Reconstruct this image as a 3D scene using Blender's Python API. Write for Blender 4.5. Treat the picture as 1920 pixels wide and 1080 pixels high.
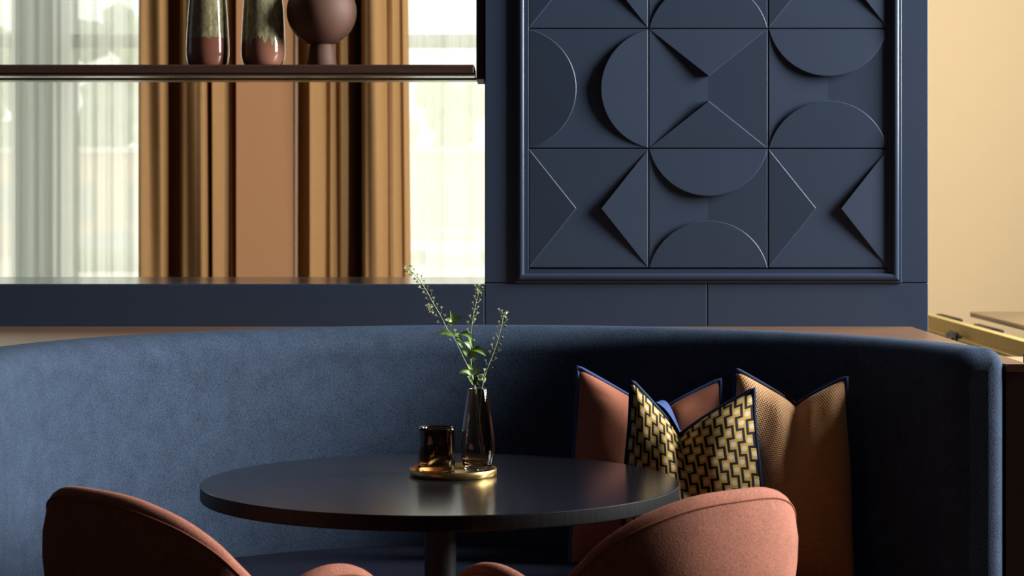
import bpy, bmesh, math, random
from mathutils import Vector, Matrix
PI = math.pi
SC = bpy.context.scene
for o in list(bpy.data.objects): bpy.data.objects.remove(o, do_unlink=True)
COL = SC.collection

# ------------------------------------------------------------------ camera
F, CX, HY, CZ = 4088.0, 960.0, 373.0, 1.2475      # focal length, principal x, horizon y in 1920x1080 px; eye height
cam = bpy.data.objects.new('camera', bpy.data.cameras.new('camera')); COL.objects.link(cam)
cam.location = (0, 0, CZ); cam.rotation_euler = (PI/2, 0, 0)
cam.data.sensor_width = 36.0; cam.data.lens = F/1920*36.0
cam.data.shift_y = -(540-HY)/1920.0
cam.data.dof.use_dof = True; cam.data.dof.focus_distance = 4.3; cam.data.dof.aperture_fstop = 10.0
SC.camera = cam

# ------------------------------------------------------------------ world, lights, exposure
SC.view_settings.view_transform = 'Standard'; SC.view_settings.look = 'None'
SC.view_settings.gamma = 1.0; SC.view_settings.exposure = 0.0; SC.view_settings.use_curve_mapping = False
w = bpy.data.worlds.new('overcast_sky'); SC.world = w; w.use_nodes = True
bg = w.node_tree.nodes['Background']; bg.inputs[0].default_value = (1.0, 0.97, 0.92, 1); bg.inputs[1].default_value = 2.8
def area(name, loc, rot, sy, sz, power, col):
    l = bpy.data.lights.new(name, 'AREA'); l.shape = 'RECTANGLE'; l.size = sy; l.size_y = sz
    l.energy = power; l.color = col
    o = bpy.data.objects.new(name, l); COL.objects.link(o); o.location = loc; o.rotation_euler = rot
    return o
# daylight entering through the two tall windows of the right-hand wall (just outside their panes), facing -X
area('daylight_window_near', (4.38, 4.36, 2.98), (0, PI/2, 0), 2.9, 1.0, 860, (1.0, 0.97, 0.92))
area('daylight_window_far', (4.38, 7.4, 2.6), (0, PI/2, 0), 3.0, 2.4, 420, (1.0, 0.93, 0.82))
cy = SC.cycles
cy.use_denoising = True; cy.max_bounces = 10; cy.diffuse_bounces = 4; cy.glossy_bounces = 4
cy.transmission_bounces = 10; cy.transparent_max_bounces = 12; cy.caustics_reflective = False; cy.caustics_refractive = False
cy.sample_clamp_indirect = 6.0

# ------------------------------------------------------------------ helpers
def P(px, py, d): return Vector(((px-CX)/F*d, d, CZ-(py-HY)/F*d))
def lin(r, g, b):
    def c(v):
        v /= 255.0
        return v/12.92 if v <= 0.04045 else ((v+0.055)/1.055)**2.4
    return (c(r), c(g), c(b), 1)
def lerp(a, b, t): return a+(b-a)*t
def interp(pts, x):
    if x <= pts[0][0]: return pts[0][1]
    for (x0, y0), (x1, y1) in zip(pts, pts[1:]):
        if x <= x1: return lerp(y0, y1, (x-x0)/(x1-x0))
    return pts[-1][1]
def smooth_interp(pts, x):
    n = len(pts)
    if x <= pts[0][0]: return pts[0][1]
    if x >= pts[-1][0]: return pts[-1][1]
    def slope(i):
        if i == 0: return (pts[1][1]-pts[0][1])/(pts[1][0]-pts[0][0])
        if i == n-1: return (pts[-1][1]-pts[-2][1])/(pts[-1][0]-pts[-2][0])
        return (pts[i+1][1]-pts[i-1][1])/(pts[i+1][0]-pts[i-1][0])
    for i in range(n-1):
        if x <= pts[i+1][0]:
            h = pts[i+1][0]-pts[i][0]; t = (x-pts[i][0])/h
            return ((2*t**3-3*t*t+1)*pts[i][1] + (t**3-2*t*t+t)*h*slope(i) + (-2*t**3+3*t*t)*pts[i+1][1] + (t**3-t*t)*h*slope(i+1))
def sstep(a, b, x):
    t = max(0, min(1, (x-a)/(b-a))); return t*t*(3-2*t)

class MB:
    """collects faces of one mesh"""
    def __init__(s): s.v = []; s.f = []; s.uv = {}
    def vert(s, p): s.v.append(tuple(p)); return len(s.v)-1
    def add(s, verts, faces):
        b = len(s.v); s.v += [tuple(v) for v in verts]; s.f += [tuple(i+b for i in f) for f in faces]; return s
    def box(s, x0, x1, y0, y1, z0, z1):
        return s.add([(x0,y0,z0),(x1,y0,z0),(x1,y1,z0),(x0,y1,z0),(x0,y0,z1),(x1,y0,z1),(x1,y1,z1),(x0,y1,z1)],
                     [(0,3,2,1),(4,5,6,7),(0,1,5,4),(1,2,6,5),(2,3,7,6),(3,0,4,7)])
    def grid(s, rows, close_u=False, close_v=False):
        n, m = len(rows), len(rows[0]); b = len(s.v)
        for r in rows: s.v += [tuple(p) for p in r]
        for i in range(n if close_v else n-1):
            for j in range(m if close_u else m-1):
                i2, j2 = (i+1) % n, (j+1) % m
                s.f.append((b+i*m+j, b+i*m+j2, b+i2*m+j2, b+i2*m+j))
        return s
    def ngon(s, pts): b = len(s.v); s.v += [tuple(p) for p in pts]; s.f.append(tuple(range(b, b+len(pts)))); return s
    def lathe(s, prof, seg=48, c=(0,0,0)):
        rows = [[(c[0]+r*math.cos(2*PI*k/seg), c[1]+r*math.sin(2*PI*k/seg), c[2]+z) for k in range(seg)] for r, z in prof]
        return s.grid(rows, close_u=True)
    def disc(s, r, z, seg=48, c=(0,0,0), up=True):
        pts = [(c[0]+r*math.cos(2*PI*k/seg), c[1]+r*math.sin(2*PI*k/seg), c[2]+z) for k in range(seg)]
        return s.ngon(pts if up else pts[::-1])
    def tube(s, pts, rad, seg=8, closed=False, caps=True):
        pts = [Vector(p) for p in pts]; n = len(pts); rows = []; prev = None
        for i, p in enumerate(pts):
            a = pts[(i-1) % n] if (closed or i > 0) else p
            b = pts[(i+1) % n] if (closed or i < n-1) else p
            t = (b-a).normalized()
            if prev is None:
                u = t.orthogonal().normalized()
            else:
                u = (prev-t*prev.dot(t))
                u = u.normalized() if u.length > 1e-6 else t.orthogonal().normalized()
            prev = u; v = t.cross(u)
            r = rad[i] if isinstance(rad, (list, tuple)) else rad
            rows.append([p+u*math.cos(2*PI*k/seg)*r+v*math.sin(2*PI*k/seg)*r for k in range(seg)])
        b0 = len(s.v); s.grid(rows, close_u=True, close_v=closed)
        if caps and not closed:
            s.f.append(tuple(b0+k for k in range(seg))[::-1]); s.f.append(tuple(b0+(n-1)*seg+k for k in range(seg)))
        return s
    def mesh(s, name, smooth=False, bevel=0, bevseg=2, fix=True, merge=0):
        me = bpy.data.meshes.new(name); me.from_pydata(s.v, [], s.f)
        bm = bmesh.new(); bm.from_mesh(me)
        if merge: bmesh.ops.remove_doubles(bm, verts=bm.verts, dist=merge)
        if fix: bmesh.ops.recalc_face_normals(bm, faces=bm.faces)
        if bevel:
            es = [e for e in bm.edges if len(e.link_faces) == 2 and e.calc_face_angle(0) > 0.5]
            bmesh.ops.bevel(bm, geom=es, offset=bevel, segments=bevseg, affect='EDGES', clamp_overlap=True)
        bm.to_mesh(me); bm.free()
        if smooth: me.polygons.foreach_set('use_smooth', [True]*len(me.polygons))
        me.update(); return me
    def build(s, name, mat, parent=None, smooth=False, bevel=0, auto=None, **kw):
        me = s.mesh(name, smooth=smooth, bevel=bevel, **kw)
        o = link(name, me, mat, parent)
        if auto is not None: set_auto(o, auto)
        return o
def set_auto(o, ang):
    me = o.data
    me.polygons.foreach_set('use_smooth', [True]*len(me.polygons))
    bm = bmesh.new(); bm.from_mesh(me)
    for e in bm.edges: e.smooth = not (len(e.link_faces) == 2 and e.calc_face_angle(0) > math.radians(ang))
    bm.to_mesh(me); bm.free()
def link(name, me, mat, parent=None):
    o = bpy.data.objects.new(name, me); COL.objects.link(o)
    if mat is not None and me is not None and len(me.materials) == 0: me.materials.append(mat)
    if parent is not None: o.parent = parent
    return o
def thing(name, label, cat, loc=(0,0,0), rz=0, group=None):
    o = bpy.data.objects.new(name, None); COL.objects.link(o); o.empty_display_size = .05
    o.location = loc; o.rotation_euler = (0, 0, rz); o['label'] = label; o['category'] = cat
    if group: o['group'] = group
    return o
def tag(o, label, cat, group=None):
    o['label'] = label; o['category'] = cat
    if group: o['group'] = group
    return o
def struct(o, label=None, cat=None):
    o['kind'] = 'structure'
    if label: o['label'] = label
    if cat: o['category'] = cat
    return o

# ------------------------------------------------------------------ materials
class NT:
    def __init__(s, name):
        s.m = bpy.data.materials.new(name); s.m.use_nodes = True; s.t = s.m.node_tree; s.t.nodes.clear()
        s.out = s.t.nodes.new('ShaderNodeOutputMaterial')
    def n(s, typ, **kw):
        x = s.t.nodes.new(typ)
        for k, v in kw.items(): setattr(x, k, v)
        return x
    def l(s, a, b): s.t.links.new(a, b)
    def math(s, op, a, b=0.0, c=0.0):
        x = s.n('ShaderNodeMath', operation=op)
        for i, v in enumerate((a, b, c)):
            if isinstance(v, (int, float)): x.inputs[i].default_value = v
            else: s.l(v, x.inputs[i])
        return x.outputs[0]
    def coord(s, which='Object', scale=(1,1,1), rot=(0,0,0)):
        tc = s.n('ShaderNodeTexCoord'); mp = s.n('ShaderNodeMapping')
        mp.inputs['Scale'].default_value = scale; mp.inputs['Rotation'].default_value = rot
        s.l(tc.outputs[which], mp.inputs[0]); return mp.outputs[0]
    def noise(s, vec, scale, detail=3, rough=.5):
        x = s.n('ShaderNodeTexNoise'); x.inputs['Scale'].default_value = scale
        x.inputs['Detail'].default_value = detail; x.inputs['Roughness'].default_value = rough
        s.l(vec, x.inputs['Vector']); return x.outputs[0]
    def ramp(s, fac, stops):
        x = s.n('ShaderNodeValToRGB'); e = x.color_ramp.elements
        while len(e) < len(stops): e.new(.5)
        for i, (p, c) in enumerate(stops): e[i].position = p; e[i].color = c if len(c) == 4 else (*c, 1)
        s.l(fac, x.inputs[0]); return x.outputs[0]
    def mix(s, fac, a, b):
        x = s.n('ShaderNodeMix', data_type='RGBA')
        for i, v in ((0, fac), (6, a), (7, b)):
            if isinstance(v, (int, float)): x.inputs[i].default_value = v
            elif isinstance(v, tuple): x.inputs[i].default_value = v if len(v) == 4 else (*v, 1)
            else: s.l(v, x.inputs[i])
        return x.outputs[2]
    def bump(s, h, strength=.2, dist=.002):
        x = s.n('ShaderNodeBump'); x.inputs['Strength'].default_value = strength; x.inputs['Distance'].default_value = dist
        s.l(h, x.inputs['Height']); return x.outputs[0]
    def prin(s, col, rough=.5, normal=None, **kw):
        b = s.n('ShaderNodeBsdfPrincipled')
        for k, v in dict({'Base Color': col, 'Roughness': rough}, **kw).items():
            if isinstance(v, (int, float)): b.inputs[k].default_value = v
            elif isinstance(v, tuple): b.inputs[k].default_value = v if len(v) == 4 else (*v, 1)
            else: s.l(v, b.inputs[k])
        if normal is not None: s.l(normal, b.inputs['Normal'])
        s.l(b.outputs[0], s.out.inputs[0]); return s.m

def paint(name, col, rough=.35, var=.06):
    t = NT(name); c = t.coord()
    n = t.noise(c, 9, 4)
    a = tuple(v*(1-var) for v in col[:3]); b = tuple(v*(1+var) for v in col[:3])
    n2 = t.noise(c, 240, 2)
    return t.prin(t.mix(n, a, b), rough, t.bump(n2, .06, .0008))
def plain(name, col, rough=.5, **kw):
    t = NT(name); c = t.coord(); n = t.noise(c, 14, 3)
    a = tuple(v*.93 for v in col[:3]); b = tuple(v*1.07 for v in col[:3])
    return t.prin(t.mix(n, a, b), rough, **kw)
def fabric(name, col, rough=.85, fine=900, var=.3, sheen=.25, bstr=.35, sheen_tint=None, streak=0):
    t = NT(name); c = t.coord()
    n1 = t.noise(c, fine, 2, .6); n2 = t.noise(c, 25, 3)
    f = t.math('ADD', t.math('MULTIPLY', n1, .75), t.math('MULTIPLY', n2, .25))
    f = t.math('MULTIPLY', t.math('SUBTRACT', f, .3), 2.5)
    a = tuple(v*(1-var) for v in col[:3]); b = tuple(min(1, v*(1+var)) for v in col[:3])
    return t.prin(t.mix(f, a, b), rough, t.bump(n1, bstr, .0012), **{'Sheen Weight': sheen, 'Sheen Roughness': .4,
                  'Sheen Tint': sheen_tint or (min(1, col[0]*3), min(1, col[1]*3), min(1, col[2]*3), 1), 'Specular IOR Level': .15})
def wood(name, c1, c2, scale=(1, 14, 14), rough=.4, bstr=.12, dist=.001, spec=.5):
    t = NT(name); c = t.coord(scale=scale)
    n = t.noise(c, 5, 6, .62)
    wv = t.n('ShaderNodeTexWave'); wv.inputs['Scale'].default_value = 1.2; wv.inputs['Distortion'].default_value = 9
    wv.inputs['Detail'].default_value = 3; wv.bands_direction = 'Y'; t.l(c, wv.inputs['Vector'])
    f = t.math('ADD', t.math('MULTIPLY', n, .7), t.math('MULTIPLY', wv.outputs[1] if len(wv.outputs) > 1 else wv.outputs[0], .3))
    return t.prin(t.mix(f, c1, c2), rough, t.bump(f, bstr, dist), **{'Specular IOR Level': spec})

NAVY = (.036, .053, .098)
M_navy = paint('navy_satin_paint', NAVY, .38)
M_navy_tile = paint('navy_relief_paint', (.037, .055, .101), .42)
M_rail = paint('navy_gloss_moulding', NAVY, .24)
M_sill = paint('navy_gloss_sill', NAVY, .15)
M_beige = paint('beige_wall_paint', lin(226, 198, 158)[:3], .7, .02)
M_tan = paint('tan_pier_paint', lin(182, 130, 90)[:3], .7, .02)
M_ceiling = plain('ceiling_paint', (.05, .047, .045), .8)
M_darkwall = plain('dark_wall_paint', (.03, .027, .027), .8)
M_floor = wood('dark_floor_boards', (.018, .012, .009), (.04, .026, .018), (8, 1, 8), .45)
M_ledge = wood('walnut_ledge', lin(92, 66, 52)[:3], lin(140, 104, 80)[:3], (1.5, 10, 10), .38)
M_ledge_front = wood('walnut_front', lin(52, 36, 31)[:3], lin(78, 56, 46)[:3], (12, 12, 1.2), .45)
M_shelf = wood('dark_shelf_wood', (.045, .019, .014), (.10, .05, .038), (1.2, 22, 22), .4)
M_shelfside = plain('black_brown_shelf_side', (.012, .009, .008), .5)
M_alu = plain('brushed_aluminium', (.55, .53, .48), .28, Metallic=1.0)
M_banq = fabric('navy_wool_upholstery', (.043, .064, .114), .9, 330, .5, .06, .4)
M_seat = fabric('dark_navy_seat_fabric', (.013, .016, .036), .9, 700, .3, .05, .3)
M_terra = fabric('terracotta_velvet', (.40, .145, .095), .85, 500, .18, .15, .2)
M_chair = fabric('dusty_rose_wool', (.36, .14, .10), .9, 380, .4, .10, .35)
M_pipe = fabric('navy_piping', (.018, .03, .085), .7, 900, .2, .2, .2)
M_pipe_rose = fabric('rose_piping', (.30, .10, .065), .85, 900, .2, .2, .2)
M_blackmetal = plain('black_powder_coat', (.006, .006, .007), .6)
M_brass = plain('brushed_brass', (.62, .42, .16), .32, Metallic=1.0)
M_curtain = fabric('caramel_velvet_curtain', (.34, .185, .078), .75, 300, .12, .5, .15)
M_yellow = fabric('mustard_upholstery', lin(220, 188, 122)[:3], .8, 250, .1, .1, .1)
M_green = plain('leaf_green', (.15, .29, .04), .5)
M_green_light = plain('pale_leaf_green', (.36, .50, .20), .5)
M_stem = plain('stem_green', (.48, .55, .28), .5)
M_pod = plain('seed_pod_green', (.66, .72, .42), .5)
M_wick = plain('candle_wax', (.75, .6, .4), .6)
def m_tabletop():
    t = NT('black_stained_oak'); c = t.coord(scale=(1.6, 9, 9), rot=(0, 0, .12))
    n = t.noise(c, 4, 7, .65)
    n2 = t.noise(t.coord(scale=(3, 40, 40), rot=(0, 0, .12)), 6, 4, .6)
    f = t.math('ADD', t.math('MULTIPLY', n, .6), t.math('MULTIPLY', n2, .4))
    return t.prin(t.mix(f, (.004, .004, .007), (.011, .011, .016)), t.math('ADD', .15, t.math('MULTIPLY', n2, .08)), t.bump(f, .03, .0005), **{'Specular IOR Level': .32})
M_table = m_tabletop()
M_table_edge = wood('black_oak_edge', (.003, .003, .005), (.014, .014, .018), (30, 30, 3), .5, spec=.18)
def m_glass(name, col, rough=0.0):
    t = NT(name); return t.prin(col, rough, **{'Transmission Weight': 1.0, 'IOR': 1.48})
M_amber = m_glass('smoky_amber_glass', (.66, .52, .42))
M_amber_dark = m_glass('dark_amber_glass', (.17, .085, .055))
def m_pane():
    t = NT('window_glass'); a = t.n('ShaderNodeBsdfTransparent'); a.inputs[0].default_value = (.93, .95, .94, 1)
    g = t.n('ShaderNodeBsdfGlossy'); g.inputs['Roughness'].default_value = .02
    mx = t.n('ShaderNodeMixShader'); mx.inputs[0].default_value = .06
    t.l(a.outputs[0], mx.inputs[1]); t.l(g.outputs[0], mx.inputs[2]); t.l(mx.outputs[0], t.out.inputs[0]); return t.m
M_pane = m_pane()
def m_sheer():
    t = NT('white_sheer_voile'); a = t.n('ShaderNodeBsdfTransparent'); a.inputs[0].default_value = (.96, .97, .95, 1)
    b = t.n('ShaderNodeBsdfTranslucent'); b.inputs[0].default_value = (.88, .91, .85, 1)
    d = t.n('ShaderNodeBsdfDiffuse'); d.inputs[0].default_value = (.85, .85, .82, 1)
    m1 = t.n('ShaderNodeMixShader'); m1.inputs[0].default_value = .12
    t.l(b.outputs[0], m1.inputs[1]); t.l(d.outputs[0], m1.inputs[2])
    mx = t.n('ShaderNodeMixShader')
    th = t.noise(t.coord(scale=(1, 1, .02)), 90, 2)
    t.l(t.math('ADD', .66, t.math('MULTIPLY', th, .26)), mx.inputs[0])
    t.l(a.outputs[0], mx.inputs[1]); t.l(m1.outputs[0], mx.inputs[2]); t.l(mx.outputs[0], t.out.inputs[0]); return t.m
M_sheer = m_sheer()
M_winframe = plain('grey_window_frame', (.16, .18, .17), .5)
M_post = plain('pale_window_post', (.70, .76, .76), .5)

# ================================================================== SETTING
D_W = 5.30                                   # front face of the navy partition
def X_at(px, d=D_W): return (px-CX)/F*d
def Z_at(py, d=D_W): return CZ-(py-HY)/F*d
RX, LX, FY, BY, CH = 4.25, -4.6, -1.8, 11.0, 4.7      # room shell

struct(MB().box(LX-.2, RX+.3, FY-.2, BY+.3, -.12, 0).build('floor', M_floor))
struct(MB().box(LX-.2, RX+.3, FY-.2, BY+.3, CH, CH+.12).build('ceiling', M_ceiling))
struct(MB().box(LX-.2, LX, FY, BY, 0, CH).build('wall_left', M_darkwall))
struct(MB().box(LX-.2, RX+.2, FY-.2, FY, 0, CH).build('wall_front', M_darkwall))
# right wall with two tall window openings
mb = MB()
NW = (3.8, 4.92, 1.45, 4.5); FW = (6.15, 8.65, 1.1, 4.1)
mb.box(RX, RX+.2, FY, NW[0], 0, CH); mb.box(RX, RX+.2, NW[0], NW[1], 0, NW[2]); mb.box(RX, RX+.2, NW[0], NW[1], NW[3], CH)
mb.box(RX, RX+.2, NW[1], FW[0], 0, CH); mb.box(RX, RX+.2, FW[0], FW[1], 0, FW[2]); mb.box(RX, RX+.2, FW[0], FW[1], FW[3], CH)
mb.box(RX, RX+.2, FW[1], BY+.2, 0, CH)
struct(mb.build('wall_right', M_darkwall))
# back wall: two window openings with a tan pier between them
WIN_L = (-4.2, -1.36, .25, 4.2); WIN_R = (-1.05, 1.15, .25, 4.2)
mb = MB()
mb.box(LX, WIN_L[0], BY, BY+.25, 0, CH)
for wn in (WIN_L, WIN_R):
    mb.box(wn[0], wn[1], BY, BY+.25, 0, wn[2]); mb.box(wn[0], wn[1], BY, BY+.25, wn[3], CH)
mb.box(WIN_R[1], RX, BY, BY+.25, 0, CH)
struct(mb.build('wall_back', M_beige))
struct(MB().box(X_at(443, 10.56), X_at(549, 10.56), 10.56, BY+.25, 0, CH).build('wall_pier', M_tan))

def window_back(name, wn, transom_z, posts):
    fr = MB(); y0, y1 = BY+.08, BY+.15; t = .05
    fr.box(wn[0], wn[1], y0, y1, wn[2], wn[2]+t); fr.box(wn[0], wn[1], y0, y1, wn[3]-t, wn[3])
    fr.box(wn[0], wn[0]+t, y0, y1, wn[2]+t, wn[3]-t); fr.box(wn[1]-t, wn[1], y0, y1, wn[2]+t, wn[3]-t)
    root = struct(fr.build(name, M_winframe))
    MB().box(wn[0]+t, wn[1]-t, y0, y1, transom_z-.033, transom_z+.033).build('transom', M_winframe, root)
    for (a, b) in posts: MB().box(a, b, y0-.06, y1+.06, wn[2]+t, wn[3]-t).build('window_post', M_post, root)
    xs = sorted([wn[0]+t] + [v for p in posts for v in p] + [wn[1]-t])
    for a, b in zip(xs[0::2], xs[1::2]):
        for z0, z1 in ((wn[2]+t, transom_z-.033), (transom_z+.033, wn[3]-t)):
            MB().box(a, b, BY+.11, BY+.114, z0, z1).build('pane', M_pane, root)
ZT = CZ-(77-HY)/F*(BY+.1)
window_back('window_1', WIN_L, ZT, [(X_at(20, BY), X_at(130, BY))])
window_back('window_2', WIN_R, ZT, [])
def window_right(name, wn, ny):
    fr = MB(); t = .05; x0, x1 = RX+.02, RX+.08
    fr.box(x0, x1, wn[0], wn[1], wn[2], wn[2]+t); fr.box(x0, x1, wn[0], wn[1], wn[3]-t, wn[3])
    fr.box(x0, x1, wn[0], wn[0]+t, wn[2]+t, wn[3]-t); fr.box(x0, x1, wn[1]-t, wn[1], wn[2]+t, wn[3]-t)
    root = struct(fr.build(name, M_winframe))
    MB().box(RX+.048, RX+.052, wn[0]+t, wn[1]-t, wn[2]+t, wn[3]-t).build('pane', M_pane, root)
window_right('window_3', NW, 1); window_right('window_4', FW, 2)

# navy partition wall with the pass-through opening
OP_R = X_at(909); OP_L = -1.95; OP_B = Z_at(532.5); OP_T = 2.62; WR = X_at(1741); WL = -2.7; WT = 3.3; TH = .47
CORE = .008
mb = MB()
mb.box(OP_R, WR-.001, D_W+CORE, D_W+TH, 0, WT); mb.box(WL, OP_L, D_W+CORE, D_W+TH, 0, WT)
mb.box(OP_L, OP_R, D_W+CORE, D_W+TH, 0, OP_B-.012); mb.box(OP_L, OP_R, D_W+CORE, D_W+TH, OP_T, WT)
part_wall = struct(mb.build('wall_partition', M_navy))
def board(x0, x1, z0, z1, name='board', g=.0009):
    return MB().box(x0+g, x1-g, D_W, D_W+CORE+.001, z0+g, z1-g).build(name, M_navy, part_wall, bevel=.0014, bevseg=1)
ZS = Z_at(530.5); XS = X_at(1326)
board(OP_R, XS, .0, ZS); board(XS, WR, 0, ZS); board(OP_L, OP_R, 0, OP_B-.0002)
FRX0, FRX1, FRZ0 = X_at(965), X_at(1690), ZS
board(OP_R, X_at(992), ZS, WT); board(X_at(1663), WR, ZS, WT)
board(WL, OP_L, 0, WT); board(OP_L, OP_R, OP_T, WT)
MB().box(OP_L, OP_R, D_W+.001, D_W+TH+.01, OP_B-.012, OP_B).build('sill_board', M_sill, part_wall, bevel=.0015, bevseg=2)

# ------------------------------------------------------------------ relief panel
TS = 224.6/F*D_W; PX0 = X_at(991.3); PZ0 = Z_at(503); NR = 5
panel = thing('relief_wall_panel', 'navy relief panel of square tiles with raised half-round and triangular flaps in moulded frame', 'wall panel', (PX0+1.5*TS, D_W, PZ0))
H_FL, D_VAL, TIP = .0072, .0045, 88.5/224.6
def tile_local(mode, pts):
    """(along u, from edge t) -> 3d in tile coordinates; tile origin at centre, out of wall is -Y"""
    return pts
def make_base(mode):
    h = TS/2-.0012; mb = MB(); D = D_VAL; bk = .012
    if mode == 'TB': prof = [(-h, 0), (0, -D), (h, 0)]
    rows_f = []
    pts = [(-h, 0.0), (0.0, -D), (h, 0.0)]
    f = [(a, -wv) for a, wv in pts]                       # y = -w
    ring = lambda z: [(a, y, z) for a, y in f] + [(h, bk, z), (-h, bk, z)]
    b, t = ring(-h), ring(h)
    if mode == 'LR':                                      # valley runs horizontally: swap axes
        b = [(p[2], p[1], p[0]) for p in b]; t = [(p[2], p[1], p[0]) for p in t]
    n = 5
    mb.add(b+t, [(i, (i+1) % n, n+(i+1) % n, n+i) for i in range(n)] + [tuple(range(n))[::-1], tuple(range(n, 2*n))])
    return mb.mesh('tile', bevel=.0016, bevseg=1)
def make_flap(shape):
    h = TS/2-.0012; tip = TIP*TS
    if shape == 'round':
        c = h; r = (c*c+tip*tip)/(2*tip); a0 = math.asin(min(1, c/r)); n = 28
        out = [(r*math.sin(lerp(-a0, a0, i/n)), tip-r+r*math.cos(lerp(-a0, a0, i/n))) for i in range(n+1)]
    else:
        out = [(-h, 0), (0, tip), (h, 0)]
    # local: u across, t inward from the edge (edge at t=0); returned with the edge at -h along z (bottom flap)
    top = [(u, -(.0004+H_FL*t/tip), -h+t) for u, t in out]; bot = [(u, D_VAL+.003, -h+t) for u, t in out]
    n = len(out); mb = MB()
    mb.add(top+bot, [tuple(range(n)), tuple(range(n, 2*n))[::-1]] + [(i, (i+1) % n, n+(i+1) % n, n+i) for i in range(n)])
    me = bpy.data.meshes.new('raised_flap'); me.from_pydata(mb.v, [], mb.f)
    bm = bmesh.new(); bm.from_mesh(me); bmesh.ops.recalc_face_normals(bm, faces=bm.faces); bm.verts.ensure_lookup_table()
    es = [e for e in bm.edges if e.verts[0].index < n and e.verts[1].index < n]
    bmesh.ops.bevel(bm, geom=es, offset=.0013, segments=1, affect='EDGES', clamp_overlap=True)
    bm.to_mesh(me); bm.free(); return me
bases = {m: make_base(m) for m in ('TB', 'LR')}; flaps = {s: make_flap(s) for s in ('round', 'tri')}
for me in list(bases.values())+list(flaps.values()): me.materials.append(M_navy_tile)
LAY = [[('tri','LR'), ('round','TB'), ('tri','LR')],        # bottom row first
       [('round','LR'), ('tri','TB'), ('round','TB')],
       [('tri','LR'), ('round','TB'), ('tri','LR')],
       [('round','TB'), ('tri','TB'), ('round','LR')],
       [('tri','LR'), ('round','TB'), ('tri','LR')]]
for r in range(NR):
    for c in range(3):
        sh, md = LAY[r][c]
        t = link('tile', bases[md], None, panel)
        t.location = ((c-1)*TS, .0012, (r+.5)*TS)
        for k in range(2):
            f = link('raised_flap', flaps[sh], None, t)
            f.rotation_euler = (0, {('TB',0): 0, ('TB',1): PI, ('LR',0): PI/2, ('LR',1): -PI/2}[(md, k)], 0)
# moulded frame, four mitred rails
FT = PZ0+NR*TS+26.5/F*D_W
prof = [(0, -.001), (0, .007), (.0012, .0085), (.0038, .0085), (.0046, .0075), (.0056, .0080)]
for i in range(13):
    a = PI*i/12; prof.append((.0142-.0082*math.cos(a), .0095+.0120*math.sin(a)))
prof += [(.0228, .0060), (.0236, .0015), (.0335, .0008), (.0335, -.001)]
def rail(p0, p1, inx, inz):
    """p0->p1 outer corners; profile steps inward along (inx, inz) with 45 degree mitres"""
    mb = MB(); dx, dz = p1[0]-p0[0], p1[1]-p0[1]; L = math.hypot(dx, dz); dx /= L; dz /= L
    rows = []
    for end in (0, 1):
        row = []
        for p, hgt in prof:
            s = p if end == 0 else L-p
            row.append((p0[0]+dx*s+inx*p, D_W-hgt*.46, p0[1]+dz*s+inz*p))
        rows.append(row)
    mb.grid(rows); mb.ngon(rows[0]); mb.ngon(rows[1])
    o = mb.build('frame_rail', M_rail); set_auto(o, 40)
    o.parent = panel; o.matrix_parent_inverse = Matrix.Translation(-Vector(panel.location)); return o
cA, cB, cC, cD = (FRX0, FRZ0), (FRX1, FRZ0), (FRX1, FT), (FRX0, FT)
rail(cA, cB, 0, 1); rail(cB, cC, -1, 0); rail(cC, cD, 0, -1); rail(cD, cA, 1, 0)

# ------------------------------------------------------------------ hanging shelf in the opening
SF, SBK = 5.306, 5.546
sz0, sz1 = CZ-(142-HY)/F*SF, CZ-(121-HY)/F*SF
XSH = X_at(889.5, SF)
sh = thing('hanging_shelf', 'dark wood shelf with black side panel hanging in the pass-through opening', 'shelf', ((XSH-1.85)/2, SF, sz0))
def under(parent, o):
    o.parent = parent; o.matrix_parent_inverse = (Matrix.Translation(parent.location) @ Matrix.Rotation(parent.rotation_euler[2], 4, 'Z')).inverted(); return o
under(sh, MB().box(-1.88, XSH, SF, SBK, sz0+.004, sz1).build('shelf_board', M_shelf, bevel=.0035, bevseg=1))
under(sh, MB().box(-1.88, XSH+.0008, SF+.001, SF+.085, sz0-.0005, sz0+.004).build('light_strip', M_alu, bevel=.001, bevseg=1))
under(sh, MB().box(-1.88, XSH+.004, SBK-.09, SBK, sz0-.003, sz0+.004).build('light_strip', M_alu, bevel=.001, bevseg=1))
for k in range(3):
    under(sh, MB().lathe([(.0001, -.005), (.003, -.005), (.003, 0)], 12, (-.3-.55*k, SBK-.12, sz0+.004)).build('screw', M_blackmetal))
spz = CZ-(148.5-HY)/F*SF
under(sh, MB().box(XSH+.0045, X_at(907.5, SF), SF, SBK, spz, OP_T).build('side_panel', M_shelfside, bevel=.001, bevseg=1))
under(sh, MB().box(-1.905, -1.882, SF, SBK, spz, OP_T).build('side_panel', M_shelfside, bevel=.001, bevseg=1))

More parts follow.
